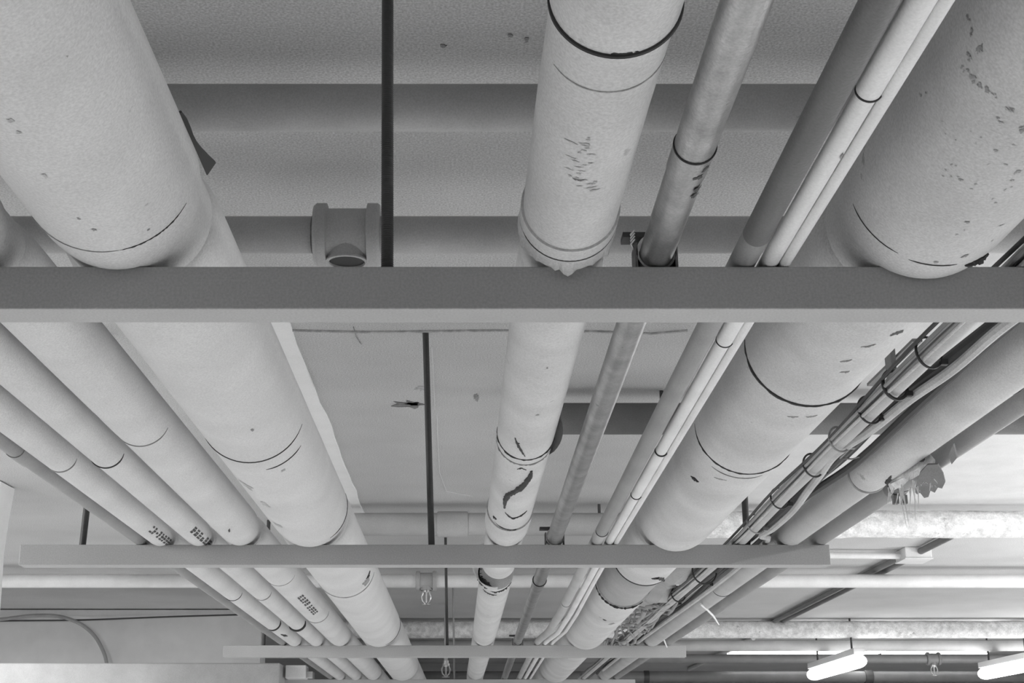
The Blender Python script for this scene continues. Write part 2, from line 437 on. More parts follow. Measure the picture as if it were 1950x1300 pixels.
pcrack(rM, [(981, 833), (984, 842), (992, 856), (1000, 869)], sM[3], .0016); pcrack(rM, [(984, 842), (990, 844)], sM[3], .001)
pcrack(rM, [(1012, 896), (1009, 906), (998, 921), (984, 933), (968, 941), (962, 952), (961, 966)], sM[4], .0050)
pcrack(rM, [(962, 975), (975, 986), (990, 982), (1003, 972)], sM[4], .0020); pcrack(rM, [(1002, 894), (993, 890), (985, 893)], sM[4], .0012)
pcrack(rM, [(940, 982), (946, 988)], sM[4], .003)
for i in range(26):
    pblot(rM, 1108 + random.uniform(-24, 26), 262 + i * 4, random.uniform(2, 11), random.uniform(.8, 2), sM[1], 'faint', j=.6)
pcrack(rM, [(1091, 338), (1103, 343), (1113, 342)], sM[1], .0008, 'stain')
pblot(rM, 1024, 790, 4, 1.5, sM[3], 'stain'); pblot(rM, 1042, 700, 2, 2, sM[3], 'stain')
# joint standing open on its right side
pr = []
for i in range(9):
    y = y_of(798 + (866 - 798) * i / 8, .47); d = .0005 + .011 * math.sin(math.pi * i / 8) ** .7
    p = rM.pt(y, 78); o = rM.pt(y, 70, rM.r + d)
    pr.append([p, o, (o[0], o[1], o[2] + .003), (p[0], p[1], p[2] + .003)])
MB().rings(pr).build('jacket_flap', M['black'], sM[3], smooth=False)
# ragged skirt where the jacket meets the first beam
g = MB(); n = 44; top, bot = [], []
for i in range(n + 1):
    a = -110 + 220 * i / n; jag = random.uniform(-.004, .003) + (.012 if i in (22, 33, 8) else .006 if i in (21, 23, 32, 34, 9) else 0)
    yt = BY[0] - .029; top.append(rM.pt(yt, a, rM.r * 1.055))
    b = rM.pt(BY[0] - .009 + jag * .4, a, rM.r * 1.075); bot.append((b[0], b[1], b[2] - max(0, jag) * .5))
vs = top + bot + [(p[0] * 1, p[1], p[2] + .0012) for p in bot] + [(p[0], p[1], p[2] + .0012) for p in top]
m_ = n + 1; fs = []
for i in range(n):
    fs += [(i, i + 1, m_ + i + 1, m_ + i), (m_ + i, m_ + i + 1, 2 * m_ + i + 1, 2 * m_ + i)]
g.add(vs, fs).build('torn_edge', M['jacket_stain'], sM[2], smooth=False)
# torn open collar past the second beam
seam(rM, rM.yrow(1118), sM[7], 'black', .0085, -122, -18, .98, -.05, 'gap', .4)
seam(rM, rM.yrow(1126), sM[7], 'seam', .003, -20, 60, 1.0, -.03, 'crack', .6)
seam(rM, rM.yrow(1132), sM[7], 'seam', .0022, -50, 5, 1.0, 0, 'crack', .6)
g = MB(); pr = []
for i in range(15):
    a = -150 + 150 * i / 14; d = .012 * math.sin(math.pi * i / 14) + .004
    y = rM.yrow(1116); p0 = rM.pt(y - .16 * (1 - i / 20), a, rM.r * 1.12 + d); p1 = rM.pt(y + .10, a, rM.r * 1.02)
    pr.append([p0, p1, (p1[0], p1[1], p1[2] + .002), (p0[0], p0[1], p0[2] + .002)])
g.rings(pr).build('torn_edge', M['jacket_stain'], sM[7], smooth=False)

# --- big pipe right of centre
rBR = Run([(0, .4155), (9, .4155)], .0769, .018)
Ye, Yf = rBR.yrow(1114), rBR.yrow(1158)
spBR = std_spans(); spBR[2:3] = [(BY[1] + BH + .0035, Ye, 1.0, True, False, None), (Ye - .02, Yf + .02, .93, False, False, 'canvas'), (Yf, BY[2] - .0035, 1.0, False, True, None)]
tBR, sBR = insulated('insulated_pipe', 'widest pipe on the right half, partly stripped past the second beam', rBR, 'jacket_stain', spBR)
seam(rBR, BY[0] - .055, sBR[0], 'seam', .0005, -75, -30); seam(rBR, BY[0] - .052, sBR[0], 'seam', .0006, -22, 10)
pcrack(rBR, [(1836, 506), (1852, 500), (1868, 492), (1882, 482)], sBR[0], .0034)
seam(rBR, rBR.yrow(772), sBR[1], 'seam', .0020, -95, 75, ragged_w=.4); seam(rBR, rBR.yrow(902), sBR[1], 'seam', .0015, -90, 70, ragged_w=.4)
seam(rBR, rBR.yrow(910), sBR[1], 'seam_soft', .0012, -40, 20)
pcrack(rBR, [(1316, 906), (1324, 911), (1331, 917)], sBR[1], .0028)
pblot(rBR, 1708, 634, 8, 3, sBR[1], 'mark')
for a, b in (((1600, 688), (1622, 684)), ((1600, 708), (1618, 706)), ((1500, 792), (1520, 793)), ((1535, 793), (1556, 790)), ((1360, 908), (1384, 914)), ((1640, 660), (1668, 655))):
    pcrack(rBR, [a, ((a[0] + b[0]) / 2, (a[1] + b[1]) / 2 + 1), b], sBR[1], .0011, 'faint')
seam(rBR, Ye, sBR[2], 'seam', .0030, -110, 40, .985)
seam(rBR, Yf, sBR[3], 'seam', .0022, -80, 40, 1.0, 0, 'seam', .7)
pcrack(rBR, [(1241, 1101), (1252, 1099), (1262, 1101), (1264, 1107)], sBR[2], .004)
pcrack(rBR, [(1148, 1178), (1155, 1181)], sBR[4], .002)
pblot(rBR, 1166, 1187, 5, 1.5, sBR[4], 'stain')
# water stain trail high on the pipe
for px, py, a, b in ((1842, 35, 8, 9), (1852, 60, 10, 9), (1866, 88, 9, 10), (1846, 108, 8, 7), (1838, 130, 6, 9), (1852, 152, 9, 9), (1862, 168, 10, 7), (1878, 172, 9, 5), (1892, 184, 8, 4), (1925, 205, 14, 4), (1944, 244, 8, 4), (1905, 230, 10, 3), (1758, 178, 5, 5)):
    for _ in range(3): pblot(rBR, px + random.uniform(-6, 6), py + random.uniform(-7, 7), a * random.uniform(.3, .8), b * random.uniform(.3, .8), sBR[0], 'stain_mid', j=.75)
for i in range(30):
    pblot(rBR, random.uniform(1780, 1935), random.uniform(230, 460), random.uniform(1, 5), random.uniform(1, 2.5), sBR[0], 'faint', j=.6)
for px, py in ((1842, 423), (1838, 487), (1783, 499), (1829, 342), (1940, 326)): pblot(rBR, px, py, 5, 2, sBR[0], 'stain_mid')

# rag of torn wrap hanging beside it
g = MB(); q0 = [at_z(x, y, .47) for x, y in ((1262, 1104), (1285, 1112), (1272, 1128))]
base = rBR.yrow(1128)
pr = []
for i in range(7):
    t = i / 6; y = base - .25 + .75 * t; p = rBR.pt(y, 62 + 10 * math.sin(i * 2.1)); d = .05 + .02 * math.sin(i * 1.7)
    pr.append([p, (p[0] + d * .5, y, p[2] - .012), (p[0] + d, y + .03, p[2] - .004 * (i % 3)), (p[0] + d, y + .03, p[2]), (p[0] + d * .5, y, p[2] - .009), (p[0], y, p[2] + .003)])
g.rings(pr).build('torn_wrap', M['canvas'], sBR[3], smooth=False)

# --- three insulated pipes on the left
rL3 = Run([(0, -.4610), (9, -.4610)], .0405, .005)
rL2 = Run([(0, -.5440), (9, -.5440)], .0262, .005)
rL1 = Run([(0, -.6215), (9, -.6215)], .0250, .005)
tL3, sL3 = insulated('insulated_pipe', 'medium pale pipe pressed against the widest left pipe', rL3, 'jacket', std_spans(), .9)
tL2, sL2 = insulated('insulated_pipe', 'slim pale pipe between the medium left pipe and the outermost slim one', rL2, 'jacket', std_spans(), .9)
tL1, sL1 = insulated('insulated_pipe', 'outermost slim pale pipe on the left, beside the dark conduit', rL1, 'jacket', std_spans(), .9)
seam(rL3, rL3.yrow(849), sL3[1], 'seam_soft', .0012, -60, 70); seam(rL2, rL2.yrow(890), sL2[1], 'seam', .0016, -80, 80); seam(rL1, rL1.yrow(898), sL1[1], 'seam_soft', .0014, -60, 80)
seam(rL3, rL3.yrow(1115), sL3[2], 'seam_soft', .0012, -60, 70); seam(rL3, rL3.yrow(1185), sL3[2], 'seam_soft', .002, -40, 80)
seam(rL2, rL2.yrow(1142), sL2[2], 'seam_soft', .002, -60, 80); seam(rL1, rL1.yrow(1143), sL1[2], 'seam', .0014, -60, 80)
seam(rL2, rL2.yrow(1199), sL2[2], 'black', .0060, -70, 95); seam(rL1, rL1.yrow(1199), sL1[2], 'black', .0042, -20, 100)
crack(rL1, [(rL1.yrow(1208), 20), (rL1.yrow(1214), 40)], sL1[2], .0035)
def pstencil(run, pa, pb, half, parent, rows, cols):
    (ya, aa), (yb, ab) = hit(run, *pa), hit(run, *pb)
    return stencil(run, ya, yb, (aa + ab) / 2 - half, (aa + ab) / 2 + half, parent, rows, cols)
pstencil(rL1, (288, 1006), (324, 1034), 19, sL1[1], 3, 8)
pstencil(rL2, (366, 1008), (402, 1036), 18, sL2[1], 3, 6)
pstencil(rL3, (572, 1134), (587, 1152), 13, sL3[2], 3, 4); pstencil(rL3, (588, 1154), (603, 1168), 13, sL3[2], 3, 4)
crack(rL3, [(rL3.yrow(1013), 10), (rL3.yrow(1008), 18)], sL3[1], .0014)

# --- pipe with the torn jacket on the far right
rR2 = Run([(0, .640), (2.85, .650), (9, .655)], .0300, .006)
Yg = rR2.yrow(938)
sp = std_spans(); sp[1:2] = [(BY[0] + BH + .0035, Yg, 1.07, True, True, 'jacket_stain'), (Yg - .03, BY[1] - .0035, .90, False, True, None)]
tR2, sR2 = insulated('insulated_pipe', 'far right pipe with a torn jacket trailing fibres', rR2, 'pipe', sp, .88, wob=.003)
seam(rR2, Yg - .012, sR2[1], 'seam_soft', .0045, -120, 110, .97)
seam(rR2, rR2.yrow(752), sR2[1], 'seam', .0022, 20, 130, 1.04)
blot(rR2, rR2.yrow(690), 75, .05, 16, sR2[1], 'smudge')
crack(rR2, [(rR2.yrow(903), -5), (rR2.yrow(915), 8), (rR2.yrow(921), 22)], sR2[1], .0035, scale=1.04)
crack(rR2, [(rR2.yrow(880), 30), (rR2.yrow(884), 55)], sR2[1], .003, 'rag', scale=1.04)
seam(rR2, rR2.yrow(1135), sR2[3], 'seam', .0012, -60, 60)
# torn flag and fibres
fp = [(1741, 935), (1752, 900), (1766, 885), (1786, 884), (1796, 902), (1800, 918), (1794, 930), (1786, 928), (1780, 938), (1772, 934), (1768, 946), (1760, 948), (1752, 938), (1746, 941)]
P3 = [at_z(x, y, .425) for x, y in fp]; n = len(P3)
P4 = [(p[0] + .002, p[1] + .004, p[2] + .003) for p in P3]
MB().add(P3 + P4, [tuple(range(n)), tuple(range(2 * n - 1, n - 1, -1))] + [(i, (i + 1) % n, n + (i + 1) % n, n + i) for i in range(n)]).build('torn_flap', M['rag'], sR2[1], smooth=False)
# crumpled torn lip joining the flag to the pipe
g = MB(); pr = []
for i in range(12):
    t = i / 11; px = 1690 + 85 * t; py = 925 - 42 * t
    a = at_z(px - 4, py - 16, .452); b = at_z(px + random.uniform(0, 10), py + random.uniform(4, 16), .428); c = at_z(px + 6, py - 4, .436)
    pr.append([a, c, b, (b[0], b[1], b[2] + .002), (c[0], c[1], c[2] + .003), (a[0], a[1], a[2] + .003)])
g.rings(pr).build('torn_edge', M['rough'], sR2[1], smooth=False)
for i in range(26):
    px = random.choice((random.uniform(1690, 1745), random.uniform(1725, 1800))); py = 930 - (px - 1690) * .25 + random.uniform(-6, 14)
    L = random.choice((.012, .018, .025, .04, .06)) if px < 1750 else random.uniform(.006, .02)
    a = Vector(at_z(px, py, .430)); k = random.uniform(-.003, .003)
    MB().tube([a, a + Vector((k, 0, -L * .5)), a + Vector((k * 2.5, 0, -L))], [random.uniform(.0007, .0016), .0009, .0003], 5).build('fibre_strand', M['fibre'], sR2[1])
fx = [(1815, 846), (1822, 872), (1812, 884), (1806, 866)]
P3 = [at_z(x, y, .433) for x, y in fx]; P4 = [(p[0] + .002, p[1], p[2] + .002) for p in P3]
MB().add(P3 + P4, [(0, 1, 2, 3), (7, 6, 5, 4)] + [(i, (i + 1) % 4, 4 + (i + 1) % 4, 4 + i) for i in range(4)]).build('torn_flap', M['rag'], sR2[1], smooth=False)

# --- bare pipes and conduits
def bare(name, label, run, parts, cat='pipe', group=None):
    t = thing(name, (run.x(BY[0]), BY[0], ZB), label, cat, group); out = []
    for nm, y0, y1, sc, m in parts:
        out.append(section(run, y0, y1, M[m], t, nm, sc, n=32))
    return t, out
rC = Run([(0, .1732), (9, .1750)], .0160, 0)
yc1, yc2 = rC.yrow(312), rC.yrow(1116)
tC, sC = bare('copper_pipe', 'shiny tarnished bare pipe right of the cracked middle pipe', rC,
              [('tube', Y0, yc1, 1.0, 'copper'), ('tube', yc1, yc2, .97, 'copper'), ('tube', yc2, Y9, .95, 'copper'),
               ('coupling', yc1, yc1 + .045, 1.02, 'copper'), ('coupling', yc2, yc2 + .06, 1.03, 'copper')])
seam(rC, yc1, sC[3], 'black', .0011, -140, 140, 1.0); seam(rC, yc2, sC[4], 'black', .0016, -140, 140, 1.02)
for py, a in ((328, 42), (340, 24), (366, 38), (378, 36)): blot(rC, rC.yrow(py), a, .004, 14, sC[1], 'mark', 'residue', j=.5, lift=.001)
rD1 = Run([(0, .2535), (1.3, .2550), (2.85, .2600), (4.2, .2700), (4.8, .2640), (5.1, .2450), (9, .2450)], .0122, 0)
tD1, sD1 = bare('conduit', 'dark flexible-looking conduit left of the pale sleeved conduit', rD1,
                [('tube', Y0, BY[0] - .05, 1.0, 'sleeve'), ('tube', BY[0] - .05, BY[1] - .10, .99, 'pipe_mid'), ('tube', BY[1] - .10, 4.45, 1.03, 'pipe'), ('tube', 4.45, Y9, .96, 'pipe')], 'conduit')
seam(rD1, BY[1] - .10, sD1[2], 'seam', .0010, -90, 90); seam(rD1, rD1.yrow(1155), sD1[3], 'seam', .0012, -90, 90)
rD2 = Run([(0, .2765), (1.3, .2780), (2.85, .2845), (4.2, .2970), (4.8, .2950), (5.1, .2720), (9, .2720)], .0088, 0)
e1, e2, e3, e4 = [rD2.yrow(v) for v in (192, 660, 868, 950)]
tD2, sD2 = bare('conduit', 'pale conduit with sleeve joints between the dark conduit and big right pipe', rD2,
                [('tube', Y0, e1, 1.06, 'pipe_light'), ('tube', e1, e2 - .09, .94, 'pipe_light'), ('tube', e2 - .09, e2, 1.06, 'pipe_light'), ('tube', e2, e3, .94, 'pipe_light'),
                 ('tube', e3, e4, 1.0, 'pipe_light'), ('tube', e4, Y9, .92, 'pipe_light')], 'conduit')
for i, y in ((0, e1), (2, e2), (3, e3), (4, e4)): seam(rD2, y, sD2[i], 'seam', .0011, -110, 110, 1.03)
blot(rD2, e1 - .005, 60, .006, 18, sD2[0], 'smudge'); blot(rD2, rD2.yrow(298), 25, .005, 9, sD2[1], 'stain')
rD3 = Run([(0, .2895), (1.3, .2910), (2.85, .2975), (3.6, .306), (4.2, .315), (4.7, .316), (5.1, .296), (9, .296)], .0050, 0)
tD3, sD3 = bare('cable', 'thin pale cable hugging the sleeved conduit on its right', rD3, [('sheath', Y0, Y9, 1.0, 'pipe_light')], 'cable')
rL0 = Run([(0, -.6660), (9, -.6660)], .0140, 0)
tL0, sL0 = bare('conduit', 'dark bare conduit at the outer left edge of the rack', rL0, [('tube', Y0, Y9, 1.0, 'pipe_mid'), ('coupling', rL0.yrow(870), rL0.yrow(888), 1.10, 'pipe_mid')], 'conduit')
rR1 = Run([(0, .515), (1.6, .522), (2.4, .537), (2.85, .552), (5.15, .553), (9, .555)], .0128, 0)
tR1, sR1 = bare('conduit', 'grey conduit bundled with wires by ties, right of the big right pipe', rR1, [('tube', Y0, Y9, 1.0, 'pipe')], 'conduit')
rR3 = Run([(0, .7150), (2.85, .7130), (9, .713)], .0155, 0)
tR3, sR3 = bare('conduit', 'dark bare pipe at the right edge of the rack under the torn one', rR3, [('tube', Y0, BY[1] - .5, 1.0, 'pipe_mid'), ('coupling', BY[1] - .56, BY[1] - .5, 1.08, 'pipe_dark'), ('tube', BY[1] - .5, Y9, 1.0, 'pipe_mid')], 'pipe')

# ------------------------------------------------------------------ strut clamps on the bare pipe
for b, lb in ((BY[0], 'bright torn pipe clamp on the nearest beam'), (BY[1], 'small pipe clamp on the second beam'), (BY[2], 'small pipe clamp on the third beam')):
    y = b + BH / 2; x = rC.x(y); t = thing('pipe_clamp', (x, y, ZB), lb, 'clamp', 'clamps round the bare pipe')
    for sgn, nm in ((-1, 'strap'), (1, 'strap')):
        pr = []
        for i in range(13):
            a = R(8 + 150 * i / 12); r0, r1 = rC.r * 1.03, rC.r * 1.03 + .002
            pr.append([(x + sgn * q * math.sin(a), y + dy, rC.zc - q * math.cos(a) + .001) for q, dy in ((r0, -.014), (r1, -.014), (r1, .014), (r0, .014))])
        MB().rings(pr).build(nm, M['metal'] if sgn < 0 else M['pipe_dark'], t, smooth=False)
        MB().box(x + sgn * .0185 - .0012, x + sgn * .0185 + .0012, y - .014, y + .014, ZB + .0006, ZB + .026).build('leg', M['pipe_dark'], t, smooth=False)
    MB().box(x - .030, x - .006, y - .010, y + .010, rC.zc + rC.r + .001, rC.zc + rC.r + .006).build('tab', M['rod'], t, smooth=False)
    if b == BY[0]:
        g = MB()
        for k in range(4):
            z = rC.zc + .004 + k * .003
            g.tube([(x - .021, y - .012, z), (x - .0235, y - .016, z + .004), (x - .020, y - .018, z + .008)], .0011, 5)
        g.build('torn_foil', M['metal'], t)

# ------------------------------------------------------------------ wires, cables and ties by the tied conduit
def strand(name, label, pts, r, m, cat, group=None, sub=6):
    P = [Vector(p) for p in pts]; out = []
    for i in range(len(P) - 1):
        p0, p1, p2, p3 = P[max(i - 1, 0)], P[i], P[i + 1], P[min(i + 2, len(P) - 1)]
        for k in range(sub):
            t = k / sub
            out.append(.5 * ((2 * p1) + (p2 - p0) * t + (2 * p0 - 5 * p1 + 4 * p2 - p3) * t * t + (3 * p1 - p0 - 3 * p2 + p3) * t ** 3))
    out.append(P[-1])
    return tag(MB().tube(out, r, 8).build(name, M[m]), label, cat, group)
def along(run, da, rr, y0, y1, amp=4, n=16):
    return [run.pt(y0 + (y1 - y0) * i / n, da + amp * math.sin(i * 1.9), rr + .0015 * math.sin(i * 2.7)) for i in range(n + 1)]
strand('wire', 'grey wire strapped along the top left of the tied conduit', along(rR1, -75, .0158, .3, 4.9), .0026, 'wire', 'wire', 'wires tied to the conduit')
strand('wire', 'second grey wire strapped lower on the tied conduit', along(rR1, -48, .0152, .3, 4.9, 6), .0022, 'cable', 'wire', 'wires tied to the conduit')
strand('wire', 'black wire running straight along the underside left of the tied conduit', along(rR1, -62, .0150, .3, 7, 3), .0010, 'black', 'wire', 'wires tied to the conduit')
strand('wire', 'dark wire sagging loose left of the tied conduit', along(rR1, -100, .0185, .3, 7, 14), .0024, 'cable_dark', 'wire', 'wires tied to the conduit')
cb = [(2080, 508), (1920, 614), (1816, 702), (1730, 762), (1660, 818), (1592, 864), (1563, 902), (1541, 931), (1509, 973), (1472, 1006), (1450, 1020)]
pts = [at_z(x, y, .452) for x, y in cb]
strand('cable', 'thick grey cable slung between the tied conduit and torn pipe', pts + [(rR2.x(2.9) - .045, 2.9, .456), (.61, 3.6, .452), (.60, 5.0, .455), (.60, 6.5, .455)], .0062, 'cable', 'cable')
for i, (dx, z, lb) in enumerate(((.578, .462, 'added dark cable deepening the gap beside the thick grey cable'), (.592, .478, 'added dark cable lying higher in the gap by the torn pipe'), (.604, .466, 'added dark cable touching the torn right pipe'))):  # dark cables added to deepen the shade in this gap
    strand('cable', lb, [(dx - .012 + .006 * math.sin(k * 1.7 + i), -.3 + k * .35, z + .004 * math.sin(k * 2.3 + i)) for k in range(9)] + [(dx + .006 * math.sin(k * 2.1 + i), 3.0 + k * .35, z + .004 * math.cos(k * 1.3)) for k in range(12)], .0065, 'cable_dark', 'cable', 'added dark cables deepening the gap')
def tie(run, y, label, r, m, tail=None, wd=.0014, head=True, a_head=62):
    t = thing('cable_tie', (run.x(y), y, run.zc - r), label, 'cable tie', 'cable ties on the conduit')
    pts = [run.pt(y + .012 * math.sin(R(a)), a, r) for a in range(-170, 191, 12)]
    MB().tube(pts, wd, 6).build('loop', M[m], t)
    if head:
        p = run.pt(y + .01, a_head, r + .003); s_ = .0042
        MB().box(p[0] - s_, p[0] + s_, p[1] - s_, p[1] + s_, p[2] - s_, p[2] + s_ * .7).build('head', M[m], t, smooth=False, bevel=.001)
    if tail: MB().tube([run.pt(y + .01, a_head, r + .003)] + tail, [wd] + [wd * .9] * (len(tail) - 1) + [wd * .5], 6).build('tail', M[m], t)
tl = [('black tie on the conduit closest to the nearest beam', 697, 'black'), ('heavy black tie with a square head on the conduit', 757, 'black'), ('black tie where the two wires start to bow out', 803, 'black'),
      ('pale tie with a long frayed tail beside the cable crossing', 857, 'wire'), ('dark tie just past the cable crossing', 905, 'cable_dark'), ('thin tie half way down to the second beam', 966, 'cable_dark'), ('last tie on the conduit before the second beam', 1013, 'wire')]
for lb, py, m in tl:
    y = y_of(py, rR1.zc - .016)
    tail = [at_z(1600, 872, .447), at_z(1622, 874, .446), at_z(1636, 870, .446)] if py == 857 else None
    tie(rR1, y, lb, .0180, m, tail, .0016 if py != 757 else .0024, a_head=68)
y = rR1.yrow(1098)
tie(rR1, y, 'black tie with a wide open loop past the second beam', .030, 'black', None, .0022, a_head=30)
tie(rR1, rR1.yrow(1140), 'small black tie hanging under the conduit past the second beam', .020, 'black', None, .0022, a_head=10)
# tangle of shredded wrap behind the second beam
g = MB()
for i in range(9):
    P = [Vector((rR1.x(4) - .012 + .038 * math.sin(i * 1.3 + k * 1.1), 3.75 + k * .18 + i * .05, .462 + .020 * math.cos(k * 1.7 + i))) for k in range(9)]
    Q = [P[0]]
    for a, b in zip(P, P[1:]):
        Q += [a.lerp(b, .33) + Vector((random.uniform(-.006, .006), 0, random.uniform(-.006, .006))), a.lerp(b, .66), b]
    g.tube(Q, [random.uniform(.0015, .0065) for _ in Q], 6)
tag(g.build('wrap_tangle', M['wire']), 'tangle of shredded dark wrap round the conduit past the second beam', 'tangle')
t = tag(MB().tube([at_z(1334, 1150, .444), at_z(1348, 1162, .440), at_z(1358, 1172, .436), at_z(1369, 1189, .425)], [.003, .003, .003, .0018], 6).build('cable_tie', M['tie']), 'white nylon tie tail sticking out past the second beam', 'cable tie')
t = tag(MB().tube([at_z(1263, 1214, .446), at_z(1266, 1222, .443), at_z(1270, 1232, .435)], [.003, .003, .002], 6).build('cable_tie', M['tie']), 'white nylon tie tail just before the third beam', 'cable tie')
# clamp under the torn pipe
t = thing('pipe_clamp', at_z(1700, 945, .44), 'small bolted clamp under the torn pipe beside the hanging fibres', 'clamp')
yk = BY[1] - .53
MB().tube([rR3.pt(yk, a, .0155) for a in range(-180, 181, 12)], .0035, 6).build('strap', M['pipe_dark'], t)
for dx in (-.006, .008):
    MB().box(rR3.x(yk) + dx - .0045, rR3.x(yk) + dx + .0045, yk - .006, yk + .006, ZB - .016, ZB - .001).build('bolt', M['pipe_dark'], t, smooth=False, bevel=.001)
# steel bracket hung from the ceiling beside the right pipe
t = thing('ceiling_bracket', at_z(1700, 690, .86), 'dark steel bracket under the ceiling behind the tied conduit', 'bracket')
a, b = at_z(1668, 735, .80), at_z(1728, 650, .80)
MB().box(a[0], b[0] + .01, b[1], a[1], .80, .806).build('plate', M['pipe_dark'], t, smooth=False)
MB().box(b[0] - .004, b[0] + .006, b[1] + .10, b[1] + .14, .70, ZC).build('strap', M['pipe_dark'], t, smooth=False)

# ------------------------------------------------------------------ cross pipes under the ceiling
def cross(name, label, x0, x1, y, z, r, m, rough=0.0, cat='pipe', fittings=(), group='pipes crossing under the ceiling', hang=(), bow=0.0):
    t = thing(name, ((x0 + x1) / 2, y, z), label, cat, group)
    g = MB(); n = max(8, int((x1 - x0) / (.05 if rough else .25))); rg = []
    for i in range(n + 1):
        x = x0 + (x1 - x0) * i / n
        rg.append([(x, y + (r + random.uniform(-rough, rough)) * math.cos(2 * math.pi * k / 32) + bow * (i / n - .5) ** 2, z + (r + random.uniform(-rough, rough)) * math.sin(2 * math.pi * k / 32)) for k in range(32)])
    g.rings(rg).build('tube', M[m], t)
    for xa, xb, sc, mm in fittings:
        q = MB(); e = .004
        q.rings([[(x, y + r * s_ * math.cos(2 * math.pi * k / 32), z + r * s_ * math.sin(2 * math.pi * k / 32)) for k in range(32)] for x, s_ in ((xa, sc * .97), (xa + e, sc), (xb - e, sc), (xb, sc * .97))])
        q.build('coupling', M[mm], t)
    for xh in hang:
        MB().tube([(xh, y, z + r * .9), (xh, y, ZC)], .005, 8).build('hanger', M['rod'], t)
    return t
def sprinkler_tee(t, x, y, z, r, m='iron', scale=1.0, head=True):
    """tee with two collars and an outlet below; pendant head with frame arms and deflector"""
    R_ = r * 1.22; L = r * 1.55 * scale
    q = MB(); prof = [(-L, R_ * 1.12), (-L + .004, R_ * 1.2), (-L * .62, R_ * 1.2), (-L * .58, R_), (L * .58, R_), (L * .62, R_ * 1.2), (L - .004, R_ * 1.2), (L, R_ * 1.12)]
    q.rings([[(x + a, y + b * math.cos(2 * math.pi * k / 32), z + b * math.sin(2 * math.pi * k / 32)) for k in range(32)] for a, b in prof])
    q.build('tee', M[m], t)
    q = MB(); zo = z - R_ * 1.0
    prof = [(z - R_ * .5, r * .95), (zo - r * .05, r * .95), (zo - r * .07, r * 1.0), (zo - r * .16, r * 1.0), (zo - r * .16, r * .84), (zo + r * .2, r * .82)]
    q.rings([[(x + b * math.cos(2 * math.pi * k / 24), y + b * math.sin(2 * math.pi * k / 24), a) for k in range(24)] for a, b in prof], cap=False)
    o = q.build('outlet', M[m], t)
    q = MB(); q.rings([[(x + r * .83 * math.cos(2 * math.pi * k / 24), y + r * .83 * math.sin(2 * math.pi * k / 24), zz) for k in range(24)] for zz in (zo - r * .04, zo + r * .2)])
    q.build('dark_bore', M['black'], t)  # black disc stands in for the dark inside of the outlet
    return zo - r * .16
def sprinkler_head(x, y, z, s, label, drop=False):
    h = thing('sprinkler_head', (x, y, z - s * 1.6), label, 'sprinkler', 'sprinkler heads')
    if drop: MB().tube([(x, y, z + s * .1), (x, y, ZC)], s * .22, 12).build('drop_pipe', M['pipe'], h)
    q = MB(); q.rings([[(x + b * s * math.cos(2 * math.pi * k / 20), y + b * s * math.sin(2 * math.pi * k / 20), z + a * s) for k in range(20)] for a, b in ((.25, .30), (-.05, .30), (-.05, .42), (-.28, .42), (-.28, .26), (-.40, .2))])
    q.build('body', M['metal'], h)
    for sg in (-1, 1):
        MB().tube([(x + sg * s * .30, y, z - s * .25), (x + sg * s * .46, y, z - s * .7), (x + sg * s * .36, y, z - s * 1.1), (x + sg * s * .05, y, z - s * 1.42)], s * .075, 8).build('frame_arm', M['metal'], h)
    MB().tube([(x, y, z - s * .4), (x, y, z - s * 1.3)], s * .09, 8).build('bulb', M['metal'], h)
    q = MB(); q.rings([[(x + b * s * math.cos(2 * math.pi * k / 20), y + b * s * math.sin(2 * math.pi * k / 20), z + a * s) for k in range(20)] for a, b in ((-1.40, .12), (-1.44, .42), (-1.50, .42), (-1.54, .1))])
    q.build('deflector', M['metal'], h)
    return h
p = at_z(735, 205, .825)
cross('cross_pipe', 'nearest cross pipe, tight against the ceiling at the top of the photo', -1.2, 1.6, p[1], .825, .0305, 'pipe', hang=(-1.0, 1.3))
p = at_z(660, 447, .79)
t2 = cross('cross_pipe', 'second cross pipe with the open sprinkler tee left of the thick rod', -1.2, 1.6, p[1], .790, .0285, 'pipe', hang=(-1.0, 1.3), fittings=((at_y(607, 447, p[1])[0] - .010, at_y(607, 447, p[1])[0] - .002, 1.05, 'smudge'),))
sprinkler_tee(t2, at_y(662, 447, p[1])[0], p[1], .790, .0330, scale=.98)
p = at_z(1200, 797, .83)
cross('cross_pipe', 'dark cross pipe behind the bare pipe, right of centre', .12, 4.2, p[1], .83, .0385, 'pipe_dark', hang=(.47, 2.9))
p = at_z(780, 998, .83)
t4 = cross('cross_pipe', 'cross pipe with a smooth coupling right above the second beam', -.62, .62, p[1], .83, .0390, 'pipe', hang=(-.45, .45), fittings=((at_y(833, 998, p[1])[0], at_y(891, 998, p[1])[0], 1.14, 'pipe'),))
cross('cross_pipe', 'rough plastered cross pipe on the right behind the hanging fibres', .621, 4.2, p[1], .83, .045, 'rough', rough=.0035, hang=(2.9,))
p = at_z(900, 1106, .83); yA5 = p[1]
t5 = cross('cross_pipe', 'long pale cross pipe carrying the hanging sprinkler', -2.2, 5.0, p[1], .830, .0295, 'pipe_light', hang=(-.5, .5, 3.6))
xs = at_y(812, 1106, p[1])[0]
zb = sprinkler_tee(t5, xs, p[1], .830, .0300)
sprinkler_head(xs, p[1], zb + .004, .045, 'bright pendant sprinkler head hanging behind the second beam')
p = at_z(1600, 1200, .83)
cross('cross_pipe', 'pale insulated cross pipe with a cracked jacket, far on the right', -.75, 5.5, p[1], .835, .050, 'rough', rough=.0015, hang=(1.9, 3.6))
p = at_z(1600, 1229, .80)
cross('cross_pipe', 'grey cross pipe just beyond the far pale insulated one', -.95, 5.5, p[1], .80, .034, 'pipe')
p = at_z(1600, 1254, .76); yA8 = p[1]
